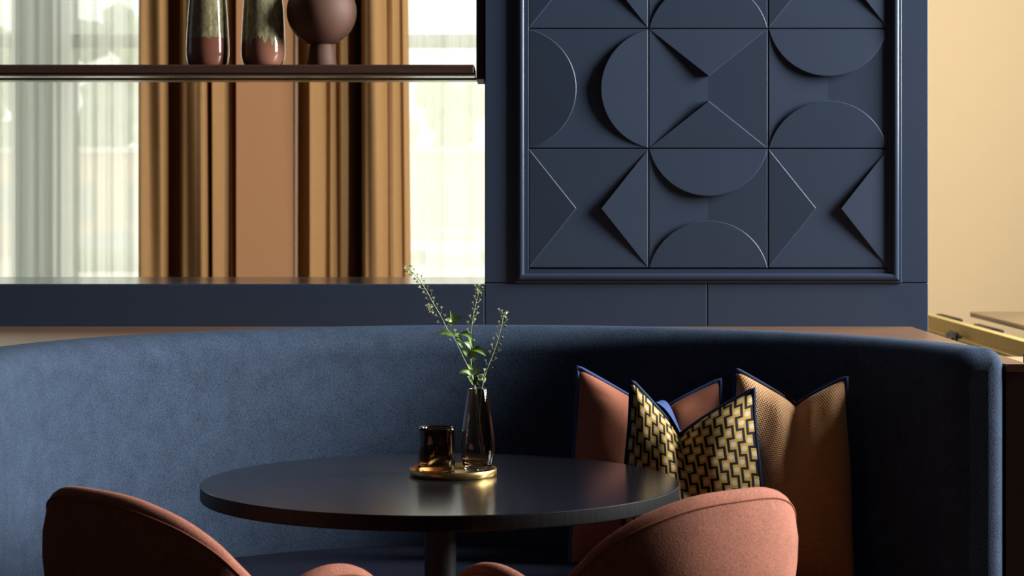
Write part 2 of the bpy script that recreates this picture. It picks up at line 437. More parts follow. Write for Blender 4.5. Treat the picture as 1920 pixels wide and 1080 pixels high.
# vases on the shelf
def m_glaze(name, z_line, amp, seed, gl_a, gl_b, body):
    t = NT(name); c = t.coord()
    sep = t.n('ShaderNodeSeparateXYZ'); t.l(c, sep.inputs[0])
    ang = t.math('ARCTAN2', sep.outputs[1], sep.outputs[0])
    comb = t.n('ShaderNodeCombineXYZ'); t.l(ang, comb.inputs[0]); comb.inputs[1].default_value = seed
    drip = t.noise(comb.outputs[0], 5.5, 3, .6)
    zl = t.math('ADD', z_line, t.math('MULTIPLY', t.math('SUBTRACT', drip, .5), amp))
    m = t.math('MULTIPLY', t.math('SUBTRACT', sep.outputs[2], zl), 900)
    m = t.math('MINIMUM', t.math('MAXIMUM', m, 0), 1)
    comb2 = t.n('ShaderNodeCombineXYZ'); t.l(t.math('MULTIPLY', ang, 3), comb2.inputs[0]); t.l(t.math('MULTIPLY', sep.outputs[2], 22), comb2.inputs[1])
    st = t.noise(comb2.outputs[0], 2.2, 5, .65)
    gl = t.ramp(st, [(.3, gl_a), (.55, gl_b), (.75, tuple(min(1, v*1.9) for v in gl_b))])
    edge = t.math('SUBTRACT', 1, t.math('MINIMUM', t.math('MULTIPLY', t.math('ABSOLUTE', t.math('SUBTRACT', sep.outputs[2], t.math('ADD', zl, .001))), 500), 1))
    col = t.mix(m, body, gl); col = t.mix(t.math('MULTIPLY', edge, .6), col, (.22, .19, .13))
    return t.prin(col, .12, t.bump(t.math('ADD', m, t.math('MULTIPLY', st, .3)), .25, .0015), **{'Coat Weight': .5, 'Coat Roughness': .05})
def lathe_thing(name, prof, c, mat, label, cat, group=None, seg=64):
    mb = MB(); mb.lathe(prof, seg)
    mb.disc(prof[0][0], prof[0][1], seg, up=False)
    o = mb.build(name, mat, smooth=True, merge=1e-6); set_auto(o, 50); o.location = c
    return tag(o, label, cat, group)
def px_prof(pts, dist, y0):     # (py, half width px) -> (r, z) with z=0 at y0
    return [(hw/F*dist, (y0-py)/F*dist) for py, hw in pts]
VD = 5.385; vs = VD/F
def bottle_prof(half, dist):
    p = px_prof(half, dist, 121.0)
    top = p[-1]; wall = .004
    p += [(top[0]-.001, top[1]+.002), (top[0]-wall, top[1])]
    for (r, z) in reversed(p[2:len(half)]):
        p.append((max(.002, r-wall), max(z, .006)))
    p.append((.0005, .006)); return p
b1 = bottle_prof([(121,30),(120.8,34.5),(118,36.5),(112,38.5),(100,40.3),(92,40.6),(80,40.3),(60,39.4),(30,37.5),(0,35),(-40,30.5),(-80,25),(-110,20),(-130,16.5),(-150,15.5),(-165,18)], VD)
b2 = bottle_prof([(121,28),(120.8,33),(118,36.0),(112,39),(102,41.5),(90,41.8),(70,41.2),(40,39.6),(10,37.8),(-20,35.4),(-60,30.2),(-95,24.5),(-120,20),(-140,17.5),(-158,19)], VD)
zsh = sz1
g1 = m_glaze('olive_drip_glaze_dark', 52*vs, .022, 3.1, (.12, .10, .055), (.27, .24, .14), (.19, .072, .05))
g2 = m_glaze('olive_drip_glaze_pale', 46*vs, .085, 9.3, (.21, .18, .08), (.48, .45, .28), (.28, .12, .082))
lathe_thing('glazed_vase', b1, P(389.5, 121, VD).xy.to_3d()+Vector((0,0,zsh)), g1, 'tapered vase with brown-olive drip glaze over terracotta, left end of shelf trio', 'vase', 'ceramics on the shelf')
lathe_thing('glazed_vase', b2, P(493.5, 121, VD).xy.to_3d()+Vector((0,0,zsh)), g2, 'tapered vase with jagged pale-olive drip glaze between dark-glazed vase and globe vase', 'vase', 'ceramics on the shelf')
M_clay = plain('matt_terracotta_clay', (.125, .055, .039), .65)
gv = thing('globe_vase', 'matt brown globe vase on a tapering foot beside the glazed vases', 'vase', P(603, 121, VD).xy.to_3d()+Vector((0,0,zsh)), group='ceramics on the shelf')
ft = px_prof([(121,0.5),(121,28),(120,28.5),(100,26),(84,23.5),(75,20),(71,14)], VD, 121)
MB().lathe(ft, 48).build('foot', M_clay, gv, auto=50)
zc = (121-18)*vs; rr = 65.5*vs
gp = [(rr*math.sin(PI*i/32), zc-rr*math.cos(PI*i/32)) for i in range(1, 30)] + [(.022, zc+rr*.97), (.022, zc+rr*1.25), (.026, zc+rr*1.27), (.018, zc+rr*1.25), (.017, zc+rr*.9)]
MB().lathe(gp, 64).build('globe', M_clay, gv, smooth=True)

# ------------------------------------------------------------------ curtains and sheers at the back windows
def curtain(name, prof, d, label, z0=.02, z1=4.35, mat=M_curtain, sway=()):
    root_x = sum(X_at(p[0], d) for p in prof)/len(prof)
    xs = []
    n = 260; a, b = prof[0][0], prof[-1][0]
    rows = []
    zz = [z0, .6, 1.1, 1.6, 2.1, 2.6, 3.2, z1]
    for zi, z in enumerate(zz):
        row = []
        for i in range(n+1):
            px = lerp(a, b, i/n)
            flare = 1+.03*(1.7-z)/1.7*((px-a)/(b-a))
            dep = smooth_interp(prof, px)
            dep += .012*math.sin(px*.11+z*1.3)*min(1, (z1-z))
            row.append((X_at(a+(px-a)*flare, d), d+dep, z))
        rows.append(row)
    mb = MB(); mb.grid(rows)
    back = [[(x, y+.004, z) for x, y, z in r] for r in rows]; mb.grid([r[::-1] for r in back])
    root = thing(name, label, 'curtain', (root_x, d, z0), group=None)
    under(root, mb.build('drape', mat, smooth=True, fix=False))
    under(root, MB().tube([(X_at(a, d)-.03, d+.05, z1+.02), (X_at(b, d)+.03, d+.05, z1+.02)], .016, 12).build('curtain_rail', M_blackmetal, auto=40))
    return root
DC = 10.52
curtain('curtain', [(257,.05),(262,.0),(280,.01),(300,.0),(306,.03),(311,.15),(320,.17),(332,.14),(337,.02),(352,.0),(370,-.02),(384,-.03),(388,.04),(392,.10),(396,.0),(404,.02),(416,.07),(424,.10),(430,.09),(436,.11),(441,.16)], DC,
        'caramel velvet curtain left of the tan pier')
curtain('curtain', [(552,.16),(558,.13),(566,.08),(577,.0),(582,-.01),(592,.03),(602,.08),(608,.10),(618,.07),(628,.10),(636,.08),(645,.10),(658,.15),(664,.24),(669,.26),(674,.18),(678,.02),(692,-.02),(704,-.02),(710,.0),(722,.07),(730,.06),(737,.06),(748,.12),(756,.12),(764,.20)], DC,
        'caramel velvet curtain right of the tan pier')
def sheer(name, xa, xb, label, seed):
    rnd = random.Random(seed); d = BY-.08; n = 420
    ks = [rnd.uniform(0, 6.28) for _ in range(4)]
    row = []
    for i in range(n+1):
        x = lerp(xa, xb, i/n)
        dep = .022*math.sin(x*31+1.3*math.sin(x*5.3+ks[0])+ks[1]) + .012*math.sin(x*67+2*math.sin(x*3.7+ks[2])) + .006*math.sin(x*140+ks[3])
        row.append((x, dep))
    root = thing(name, label, 'sheer curtain', ((xa+xb)/2, d, .03))
    mb = MB(); mb.grid([[(x, d+dp*s, z) for x, dp in row] for z, s in ((.03, 1.1), (1.5, 1.0), (3, .9), (4.35, .8))])
    under(root, mb.build('voile', M_sheer, smooth=True, fix=False))
    under(root, MB().tube([(xa, d, 4.37), (xb, d, 4.37)], .012, 10).build('curtain_rail', M_blackmetal, auto=40))
sheer('sheer_curtain', -4.15, WIN_L[1]-.08, 'white pleated sheer over the window left of the caramel curtains', 3)
sheer('sheer_curtain', WIN_R[0]+.08, 1.2, 'white pleated sheer over the window right of the caramel curtains', 8)

# ================================================================== BANQUETTE
BC = (-.043, 3.893); RO, RI = .99, .876; ZB = .9675; ZSEAT = .495; ZLEDGE = .9375
A0, A1 = math.radians(11.1), math.radians(186.0)
def rsect(inset, ri, ro, z0, z1, r_in, r_out, n=8):
    """rounded cross-section as (r, z), top corners rounded; inset shrinks it"""
    i = inset; pts = []
    ri += i; ro -= i; z1 -= i; a = max(.002, r_in-i); b = max(.002, r_out-i)
    pts.append((ri, z0)); 
    for k in range(1, 5): pts.append((ri, lerp(z0, z1-a, k/5)))
    for k in range(n+1): t = PI/2*k/n; pts.append((ri+a-a*math.cos(t), z1-a+a*math.sin(t)))
    for k in range(n+1): t = PI/2*k/n; pts.append((ro-b+b*math.sin(t), z1-b+b*math.cos(t)))
    pts.append((ro, z0)); return pts
def arc_sweep(a0, a1, ri, ro, z0, z1, r_in, r_out, rho, nseg=90):
    mid = (ri+ro)/2; da = rho/mid; st = []
    for k in range(7):
        t = k/6; s = rho*(1-math.cos(t*PI/2)); st.append((a0+s/mid, rho*(1-math.sin(t*PI/2))))
    body = [(lerp(a0+da, a1-da, (k+1)/nseg), 0) for k in range(nseg-1)]
    en = [(a0+a1-a, i) for a, i in reversed(st)]
    mb = MB(); rows = []
    for a, ins in st+body+en:                      # the right-hand end is cut square to the room, not radially
        fade = max(0, 1-(a-a0)/.5); row = []
        for r, z in rsect(ins, ri, ro, z0, z1, r_in, r_out):
            b = a+(math.asin(min(1, mid*math.sin(a0)/r))-a0)*fade*fade
            row.append((BC[0]+r*math.cos(b), BC[1]+r*math.sin(b), z))
        rows.append(row)
    mb.grid(rows, close_u=True); mb.ngon(rows[0]); mb.ngon(rows[-1]); return mb
bq = thing('banquette', 'curved navy upholstered banquette seat behind the round black table', 'banquette', (BC[0], BC[1]+.6, 0))
under(bq, arc_sweep(A0, A1, RI, RO, .10, ZB, .058, .034, .040).build('backrest', M_banq, auto=60))
under(bq, arc_sweep(A0+.02, A1-.02, .44, RI+.004, .36, ZSEAT, .03, .012, .02).build('seat_cushion', M_seat, auto=60))
under(bq, arc_sweep(A0+.03, A1-.03, .50, RI+.01, 0.0, .36, .004, .004, .004).build('base', M_blackmetal, auto=40))
# stitched seam running round the rounded end of the backrest
sm = []; mid_ = (RI+RO)/2
for r, z in rsect(.004, RI, RO, .10, ZB, .058, .034)[4:19]: sm.append((BC[0]+r*math.cos(math.asin(mid_*math.sin(A0)/r)+.030), BC[1]+r*math.sin(math.asin(mid_*math.sin(A0)/r)+.030), z))
under(bq, MB().tube([Vector(p)+Vector((0, 0, .0005)) for p in sm], .0016, 6).build('seam', M_pipe, auto=60))

# walnut surround that the banquette is let into
LR, LLX, LF = .969, -1.75, 4.09
sr = thing('banquette_surround', 'walnut cabinet surround with flat ledge behind the banquette', 'cabinet', (BC[0], 5.0, 0))
def surround(z0, z1, grow, mat, name, bev):
    x0, x1, y0, y1 = LLX-grow, LR+grow, LF-grow, D_W-.0015
    R = RO+.002; outer = []; inner = []
    aR = math.asin(max(-1, (y0-BC[1])/R)) if abs((y0-BC[1])/R) < 1 else 0
    n = 72; mb = MB()
    for i in range(n+1):
        a = lerp(aR, PI-aR, i/n); c, s = math.cos(a), math.sin(a)
        inner.append((BC[0]+R*c, BC[1]+R*s))
    # boundary polyline: right front corner -> right back -> left back -> left front, sampled against inner points
    bpts = [(x1, y0), (x1, y1), (x0, y1), (x0, y0)]
    Ls = [math.dist(bpts[k], bpts[k+1]) for k in range(3)]; tot = sum(Ls)
    cr = [0, 26, 52, n]; 
    for i in range(n+1):
        for k in range(3):
            if cr[k] <= i <= cr[k+1]:
                t = (i-cr[k])/(cr[k+1]-cr[k]); outer.append((lerp(bpts[k][0], bpts[k+1][0], t), lerp(bpts[k][1], bpts[k+1][1], t))); break
    for z, flip in ((z0, False), (z1, True)):
        b = len(mb.v); mb.v += [(x, y, z) for x, y in inner]+[(x, y, z) for x, y in outer]; m = n+1
        for i in range(n): mb.f.append((b+i, b+i+1, b+m+i+1, b+m+i))
    m = n+1; o2 = 2*m
    for i in range(n):
        mb.f.append((i, i+1, o2+i+1, o2+i)); mb.f.append((m+i, m+i+1, o2+m+i+1, o2+m+i))
    for i in (0, n): mb.f.append((i, m+i, o2+m+i, o2+i))
    return under(sr, mb.build(name, mat, bevel=bev, bevseg=1))
surround(ZLEDGE-.0150, ZLEDGE, 0, M_ledge, 'ledge_top', 0)
surround(0, ZLEDGE-.0165, -.004, M_ledge_front, 'carcass', 0)

# ================================================================== TABLE
TC = Vector((-.1263, 3.843, 0)); TZ = .75; TR = .42
tb = thing('round_table', 'round black-stained wooden table on a slim pedestal', 'table', TC)
pr = [(TR-.0005, TZ-.0010), (TR-.0006, TZ-.0004), (TR-.0013, TZ), (.001, TZ)]
MB().lathe([(.001, TZ-.026), (TR-.006, TZ-.026), (TR-.002, TZ-.0255), (TR-.0004, TZ-.024), (TR, TZ-.022), (TR, TZ-.0016), (TR-.0005, TZ-.0010)], 160).build('table_edge', M_table_edge, tb, auto=20)
MB().lathe(pr, 160).build('tabletop', M_table, tb, auto=20)
MB().lathe([(.001, 0), (.25, 0), (.25, .008), (.245, .012), (.04, .018), (.03, .03), (.028, .06), (.028, TZ-.045), (.10, TZ-.035), (.10, TZ-.026), (.001, TZ-.026)], 64).build('pedestal', M_blackmetal, tb, auto=40)

# tray, candle holder, vase, sprigs
TY = Vector((-.1062, 3.930, TZ)); RT = .0785
ty = lathe_thing('tray', [(.001, 0), (RT-.001, 0), (RT, .001), (RT, .0118), (RT-.0008, .0126), (RT-.0022, .0126), (RT-.003, .0118), (RT-.003, .005), (RT-.004, .004), (.001, .004)], TY, M_brass, 'round brass tray on the black table', 'tray', seg=96)
zt = TZ+.0042
cd = thing('candle_holder', 'dark amber glass tumbler candle holder on the brass tray', 'candle holder', (-.1370, 3.958, zt))
R_, H_ = .0336, .0795
MB().lathe([(.0005, 0), (R_-.004, 0), (R_-.001, .001), (R_, .004), (R_, H_-.006), (R_-.0006, H_-.002), (R_-.003, H_), (R_-.0055, H_-.0015), (R_-.0065, H_-.006), (R_-.0062, .020), (R_-.0085, .0135), (R_-.013, .012), (.0005, .012)], 72).build('glass_body', M_amber_dark, cd, smooth=True, merge=1e-6)
MB().lathe([(.0005, .0123), (.0185, .0123), (.0185, .0240), (.0178, .0246), (.0172, .0240), (.0172, .0215), (.0005, .0215)], 40).build('tea_light', M_brass, cd, auto=40)
MB().lathe([(.0005, .0217), (.0170, .0217), (.0170, .0228), (.0005, .0222)], 32).build('wax', M_wick, cd, auto=40)
VC = Vector((-.0622, 3.940, zt))
hw = [(883.5,.3),(883.5,17),(882.5,20),(878,24),(868,28.6),(855,31.6),(840,32.6),(822,31.6),(800,29),(780,26.2),(760,23.2),(742,20.2),(732,18.4),(728,17.6)]
vp = px_prof(hw, 3.94, 883.5); top = vp[-1]
vin = [(top[0]-.0007, top[1]+.0008), (top[0]-.0016, top[1]+.0006)] + [(max(.0004, r-.0023), max(z, .0125)) for r, z in reversed(vp[4:])] + [(.0085, .0105), (.0004, .0100)]
va = MB().lathe(vp+vin, 72).build('bud_vase', M_amber, None, smooth=True, merge=1e-6); va.location = VC
tag(va, 'teardrop smoky amber glass bud vase holding green sprigs', 'vase')

def leaf_mesh(mb, base, tip, width, bend, rnd):
    base, tip = Vector(base), Vector(tip); ax = tip-base; L = ax.length; ax.normalize()
    nrm = Vector((rnd.uniform(-.4, .4), -1, rnd.uniform(.2, .9))); nrm = (nrm-ax*nrm.dot(ax)).normalized(); sd = ax.cross(nrm)
    n = 9; top = []; bot = []
    for i in range(n+1):
        t = i/n; wd = width*.5*(math.sin(PI*t**.8))**.8 if 0 < t < 1 else .0002
        cc = base+ax*L*t+nrm*(-bend*L*(t*t))+Vector((0, 0, bend*L*math.sin(PI*t)*.8))
        rt = []; rb = []
        for s in (-1, -.5, 0, .5, 1):
            p = cc+sd*wd*s+nrm*(abs(s)*wd*.35)
            rt.append(p+nrm*.00018); rb.append(p-nrm*.00018)
        top.append(rt); bot.append(rb)
    mb.grid(top); mb.grid([r[::-1] for r in bot])
def catmull(pts, per=6):
    out = []; n = len(pts)
    for i in range(n-1):
        p0, p1, p2, p3 = pts[max(0, i-1)], pts[i], pts[i+1], pts[min(n-1, i+2)]
        for k in range(per):
            t = k/per
            out.append(.5*((2*p1)+(p2-p0)*t+(2*p0-5*p1+4*p2-p3)*t*t+(3*p1-p0-3*p2+p3)*t**3))
    out.append(pts[-1]); return out
def pod(mb, p, dirv, size):
    """heart-shaped flat seed pod: point at p, notch end along dirv"""
    d = Vector(dirv).normalized(); n = Vector((.2, -1, .15)); n = (n-d*n.dot(d)).normalized(); s = d.cross(n)
    o = [(0, 0), (.42, .7), (.36, 1.0), (0, .82), (-.36, 1.0), (-.42, .7)]
    f = [p+s*a*size+d*b*size+n*.0007 for a, b in o]; k = [p+s*a*size+d*b*size-n*.0007 for a, b in o]
    b0 = len(mb.v); mb.v += [tuple(v) for v in f+k]; m = 6
    mb.f += [tuple(b0+i for i in range(m)), tuple(b0+m+i for i in range(m))[::-1]] + [(b0+i, b0+(i+1) % m, b0+m+(i+1) % m, b0+m+i) for i in range(m)]
def sprig(label, pix, leaves, pod_from, seed, bud_at=(), dstart=3.943, dstep=0.0, gap=8.5):
    rnd = random.Random(seed)
    n = len(pix); pts = [P(x, y, dstart+dstep*(i/(n-1))) for i, (x, y) in enumerate(pix)]
    base = Vector((VC.x+.006*rnd.uniform(-1, 1), VC.y, zt))
    root = thing('green_sprig', label, 'sprig', (pts[0].x, pts[0].y, pts[0].z), group='sprigs in the bud vase')
    cv = catmull(pts, 8); L = len(cv)
    under(root, MB().tube(cv, [lerp(.00105, .0006, i/L) for i in range(L)], 7).build('stem', M_stem, auto=60))
    pods = MB(); px = 3.94/F; acc = 0; side = 1; k = 0
    tot = sum((cv[i+1]-cv[i]).length for i in range(L-1)); run = 0
    for i in range(1, L):
        seg = (cv[i]-cv[i-1]); run += seg.length; acc += seg.length
        fr = run/tot
        if fr < pod_from: acc = 0; continue
        if acc > gap*px*lerp(1.15, .55, fr):
            acc = 0; side = -side; k += 1
            t = seg.normalized(); out = Vector((side*(1 if rnd.random() < .8 else .3), rnd.uniform(-.8, .8), 0)); out = (out-t*out.dot(t)).normalized()
            ln = rnd.uniform(9, 17)*px*lerp(1, .55, fr)
            e = cv[i]+out*ln*.85+t*ln*.55
            pods.tube([cv[i], cv[i]+out*ln*.5+t*ln*.12, e], .00033, 4)
            pod(pods, e, (out*.5+t*.9+Vector((0, 0, .2))), rnd.uniform(5.5, 9.0)*px*lerp(1, .7, fr))
    tip = cv[-1]
    for j in range(16):
        a = rnd.uniform(0, 6.28); e = tip+Vector((math.cos(a)*rnd.uniform(1, 6)*px, rnd.uniform(-4, 4)*px, rnd.uniform(-7, 5)*px))
        pods.tube([tip-Vector((0, 0, 4*px)), e], .0003, 4); pod(pods, e, (e-tip)+Vector((0, 0, .002)), rnd.uniform(2.5, 4.5)*px)
    for bx, by in bud_at:
        c = P(bx, by, dstart)
        for j in range(14):
            e = c+Vector((rnd.uniform(-6, 6)*px, rnd.uniform(-5, 5)*px, rnd.uniform(-7, 7)*px))
            pods.tube([c-Vector((0, 0, 3*px)), e], .0003, 4); pod(pods, e, (e-c)+Vector((0, 0, .003)), rnd.uniform(3, 5)*px)
    o = under(root, pods.build('seed_pods', M_pod)); o['kind'] = 'stuff'
    for j, (bx, by, tx, tyy, wd, lt) in enumerate(leaves):
        mb = MB(); dd = dstart+rnd.uniform(-.012, .004)
        leaf_mesh(mb, P(bx, by, dd+.004), P(tx, tyy, dd-.006), wd*px, rnd.uniform(.05, .22), rnd)
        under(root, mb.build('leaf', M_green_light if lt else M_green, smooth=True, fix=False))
    return root
sprig('long green seed-pod sprig leaning far left out of the bud vase',
      [(911,866),(904,830),(899,790),(896,760),(893,735),(887,712),(878,690),(866,665),(852,636),(838,616),(826,592),(813,570),(801,548),(790,530),(778,515),(766,504)],
      [(856,631,820,624,11,0),(848,607,846,583,7,0),(848,606,835,599,9,1),(850,605,864,594,9,0),(866,634,849,629,9,0),(868,652,858,640,8,0),(854,628,866,640,10,0),(842,612,852,604,6,0)],
      .58, 4, bud_at=[(805,579)], dstep=-.03, gap=7.5)
sprig('upright green sprig with broad leaves in the middle of the bud vase',
      [(908,872),(901,840),(894,800),(892,765),(891,740),(888,715),(884,690),(882,662),(882,640),(884,615),(888,590),(893,565),(897,548),(897,541)],
      [(862,626,886,634,12,0),(881,632,887,652,9,0),(882,656,910,664,13,0),(880,672,893,660,15,1),(880,668,868,656,12,0),(883,703,862,697,14,1),(886,702,900,690,14,1),(884,692,876,682,8,0),(884,680,893,672,9,1),(888,722,880,709,8,0),(888,722,895,707,8,0),(882,652,872,642,9,1),(884,712,876,703,8,0)],
      .60, 11, dstep=.01)
sprig('thin green seed-pod sprig leaning right out of the bud vase',
      [(897,835),(898,800),(900,765),(903,735),(908,708),(916,685),(925,662),(933,638),(939,616),(943,597),(944,588)],
      [(899,722,893,711,7,1)], .50, 23, bud_at=[(902,709)], dstep=-.015)

# ================================================================== CUSHIONS
def m_pattern():
    t = NT('gold_navy_key_pattern'); uv = t.n('ShaderNodeUVMap'); sep = t.n('ShaderNodeSeparateXYZ'); t.l(uv.outputs[0], sep.inputs[0])
    W, Pd, A, ht = .0198, .0262, .0112, .0026
    x, z = sep.outputs[0], sep.outputs[1]
    cx = t.math('DIVIDE', x, W); ci = t.math('FLOOR', cx)
    lx = t.math('MULTIPLY', t.math('SUBTRACT', t.math('FRACT', cx), .5), W)
    zz = t.math('ADD', t.math('DIVIDE', z, Pd), t.math('MULTIPLY', ci, .42))
    par = t.math('FLOORED_MODULO', t.math('FLOOR', zz), 2.0)
    sg = t.math('SUBTRACT', t.math('MULTIPLY', par, 2), 1)
    lp = t.math('MULTIPLY', sg, A/2)
    vmask = t.math('LESS_THAN', t.math('ABSOLUTE', t.math('SUBTRACT', lx, lp)), ht)
    fz = t.math('FRACT', zz); dz = t.math('MULTIPLY', t.math('MINIMUM', fz, t.math('SUBTRACT', 1, fz)), Pd)
    hmask = t.math('MULTIPLY', t.math('LESS_THAN', dz, ht), t.math('LESS_THAN', t.math('ABSOLUTE', lx), A/2+ht))
    line = t.math('MAXIMUM', vmask, hmask)
    dx = t.math('ADD', lx, t.math('MULTIPLY', sg, .0036)); dy = t.math('MULTIPLY', t.math('SUBTRACT', fz, .5), Pd)
    r2 = t.math('ADD', t.math('MULTIPLY', dx, dx), t.math('MULTIPLY', dy, dy))
    dot = t.math('LESS_THAN', r2, .0054**2)
    n = t.noise(uv.outputs[0], 900, 2); n2 = t.noise(uv.outputs[0], 60, 2)
    gold = t.mix(n2, (.40, .23, .045), (.58, .38, .10))
    col = t.mix(line, gold, (.004, .004, .012)); col = t.mix(dot, col, (.62, .50, .33))
    return t.prin(col, .75, t.bump(t.math('ADD', t.math('MULTIPLY', n, .4), t.math('SUBTRACT', dot, line)), .35, .0012), **{'Specular IOR Level': .2})
def m_weave():
    t = NT('copper_honeycomb_weave'); uv = t.n('ShaderNodeUVMap'); sep = t.n('ShaderNodeSeparateXYZ'); t.l(uv.outputs[0], sep.inputs[0])
    z = t.math('DIVIDE', sep.outputs[1], .0044); row = t.math('FLOOR', z)
    x = t.math('ADD', t.math('DIVIDE', sep.outputs[0], .0056), t.math('MULTIPLY', row, .5))
    a = t.math('ABSOLUTE', t.math('SINE', t.math('MULTIPLY', x, PI))); b = t.math('SINE', t.math('MULTIPLY', t.math('FRACT', z), PI))
    h = t.math('MULTIPLY', a, b)
    n = t.noise(uv.outputs[0], 40, 3)
    c = t.mix(h, (.62, .30, .09), (.20, .075, .022)); c = t.mix(t.math('MULTIPLY', n, .35), c, (.55, .26, .08))
    return t.prin(c, .6, t.bump(t.math('SUBTRACT', 1, h), .5, .0015), **{'Sheen Weight': .3})
M_pattern, M_weave = m_pattern(), m_weave()
M_backblue = fabric('blue_velvet_back', (.05, .095, .27), .8, 700, .2, .4, .2)

def cushion(name, label, base_c, yaw, tilt, W, H, T, topL, topR, chop, u0, crease, m_front, m_back, m_pipe, group='cushions on the banquette', taper=.10, earL=0, earR=0, roll=0, hump=.0):
    """base_c: centre of the lower edge; local x across, z up, -y towards the viewer"""
    root = thing(name, label, 'cushion', base_c, 0, group)
    root.rotation_euler = Matrix.Rotation(yaw, 3, 'Z').to_euler()
    n, m = 56, 56
    R = (Matrix.Rotation(-tilt, 4, 'X') @ Matrix.Rotation(roll, 4, 'Y'))
    def outline(u, v):
        x = W/2*u*(1-taper*sstep(.45, 1, v)-.05*math.sin(PI*v)*abs(u)) + (u0*W*.5*(1-abs(u))*sstep(.3, 1, v))
        tp = lerp(topL, topR, (u+1)/2)
        cp = chop*(1-abs(u)**.88)
        z = v*(H+tp*sstep(.5, 1, v)) - cp*(v**3.2) + .012*math.sin(PI*(u*.5+.5))*(1-v)**2*0
        z += .02*(abs(u)**4)*(1-v)**2*(-1)
        return x, z
    def thick(u, v):
        e = (1-abs(u)**2.6)*(1-abs(2*v-1)**3.0)
        return T*max(0, e)**.62
    wr = random.Random(sum(map(ord, name)))
    ph = [wr.uniform(0, 6.28) for _ in range(4)]
    def front(u, v):
        x, z = outline(u, v); t = thick(u, v)
        c = crease*math.exp(-(u/.20)**2)*sstep(.30, .95, v)*(.25+.75*min(1, t/T))
        wrk = .0035*math.sin(7*u+9*v+ph[0])*math.sin(5*v+ph[1])*min(1, t/T*1.5) + .003*math.sin(14*(u*.6+abs(v-.9))+ph[2])*min(1, t/T*1.5)*sstep(.4, 1, v)
        fold = -earL*sstep(.35, 1, -u)*sstep(.4, 1, v) - earR*sstep(.35, 1, u)*sstep(.4, 1, v)
        return R @ Vector((x, -t+c+wrk+fold, z))
    def back(u, v):
        x, z = outline(u, v); t = thick(u, v)
        fold = -earL*sstep(.35, 1, -u)*sstep(.4, 1, v) - earR*sstep(.35, 1, u)*sstep(.4, 1, v)
        bulge = hump*math.exp(-((u+.28)/.30)**2)*math.exp(-((v-.90)/.09)**2)*(1 if chop > .03 else 0)
        return R @ Vector((x, t*.85+fold, z+bulge))
    for nm, fn, mt in (('front_face', front, m_front), ('back_face', back, m_back)):
        mb = MB(); uvs = []
        rows = []
        for j in range(m+1):
            vv = j/m; vv = .5-.5*math.cos(PI*vv)*(.45)-.5*(1-2*vv)*.55
            row = []
            for i in range(n+1):
                uu = -1+2*i/n; uu = math.sin(uu*PI/2)*.45+uu*.55
                row.append(fn(uu, vv)); uvs.append((uu*W/2, vv*H))
            rows.append(row)
        mb.grid(rows); me = bpy.data.meshes.new(nm); me.from_pydata(mb.v, [], mb.f)
        lay = me.uv_layers.new(name='UVMap')
        for lp in me.loops: lay.data[lp.index].uv = uvs[lp.vertex_index]
        me.polygons.foreach_set('use_smooth', [True]*len(me.polygons))
        if nm == 'back_face': me.flip_normals()
        o = link(nm, me, mt, root)
    loop = []
    K = 40
    for k in range(K): loop.append(front(-1, 1-k/K))
    for k in range(K): loop.append(front(-1+2*k/K, 0))
    for k in range(K): loop.append(front(1, k/K))
    for k in range(K): loop.append(front(1-2*k/K, 1))
    MB().tube(loop, .0048, 8, closed=True).build('piping', m_pipe, root, smooth=True)
    return root
def on_seat(px, d): return Vector(((px-CX)/F*d, d, ZSEAT+.006))
cushion('terracotta_cushion', 'plain terracotta velvet cushion with blue piping, furthest left of the cushions', on_seat(1218, 4.51), math.radians(-2), math.radians(9), .332, .385, .060,
        .012, -.012, .085, .1, .045, M_terra, M_terra, fabric('blue_piping', (.05, .09, .24), .7, 900, .2, .3, .2), earL=.02)
cushion('patterned_cushion', 'gold and navy key-patterned cushion with cream dots in front of the others', on_seat(1298, 4.165), math.radians(-5), math.radians(11), .276, .385, .074,
        .012, .0, .098, -.18, .062, M_pattern, M_backblue, M_pipe, earL=.03, earR=.0, hump=.055, taper=.14)
cushion('copper_cushion', 'copper-brown honeycomb weave cushion with dark piping, furthest right of the cushions', on_seat(1482, 4.25), math.radians(-8), math.radians(10), .250, .400, .060,
        .012, .0, .062, .08, .038, M_weave, M_weave, M_pipe, earL=.025, hump=.034, taper=.13)

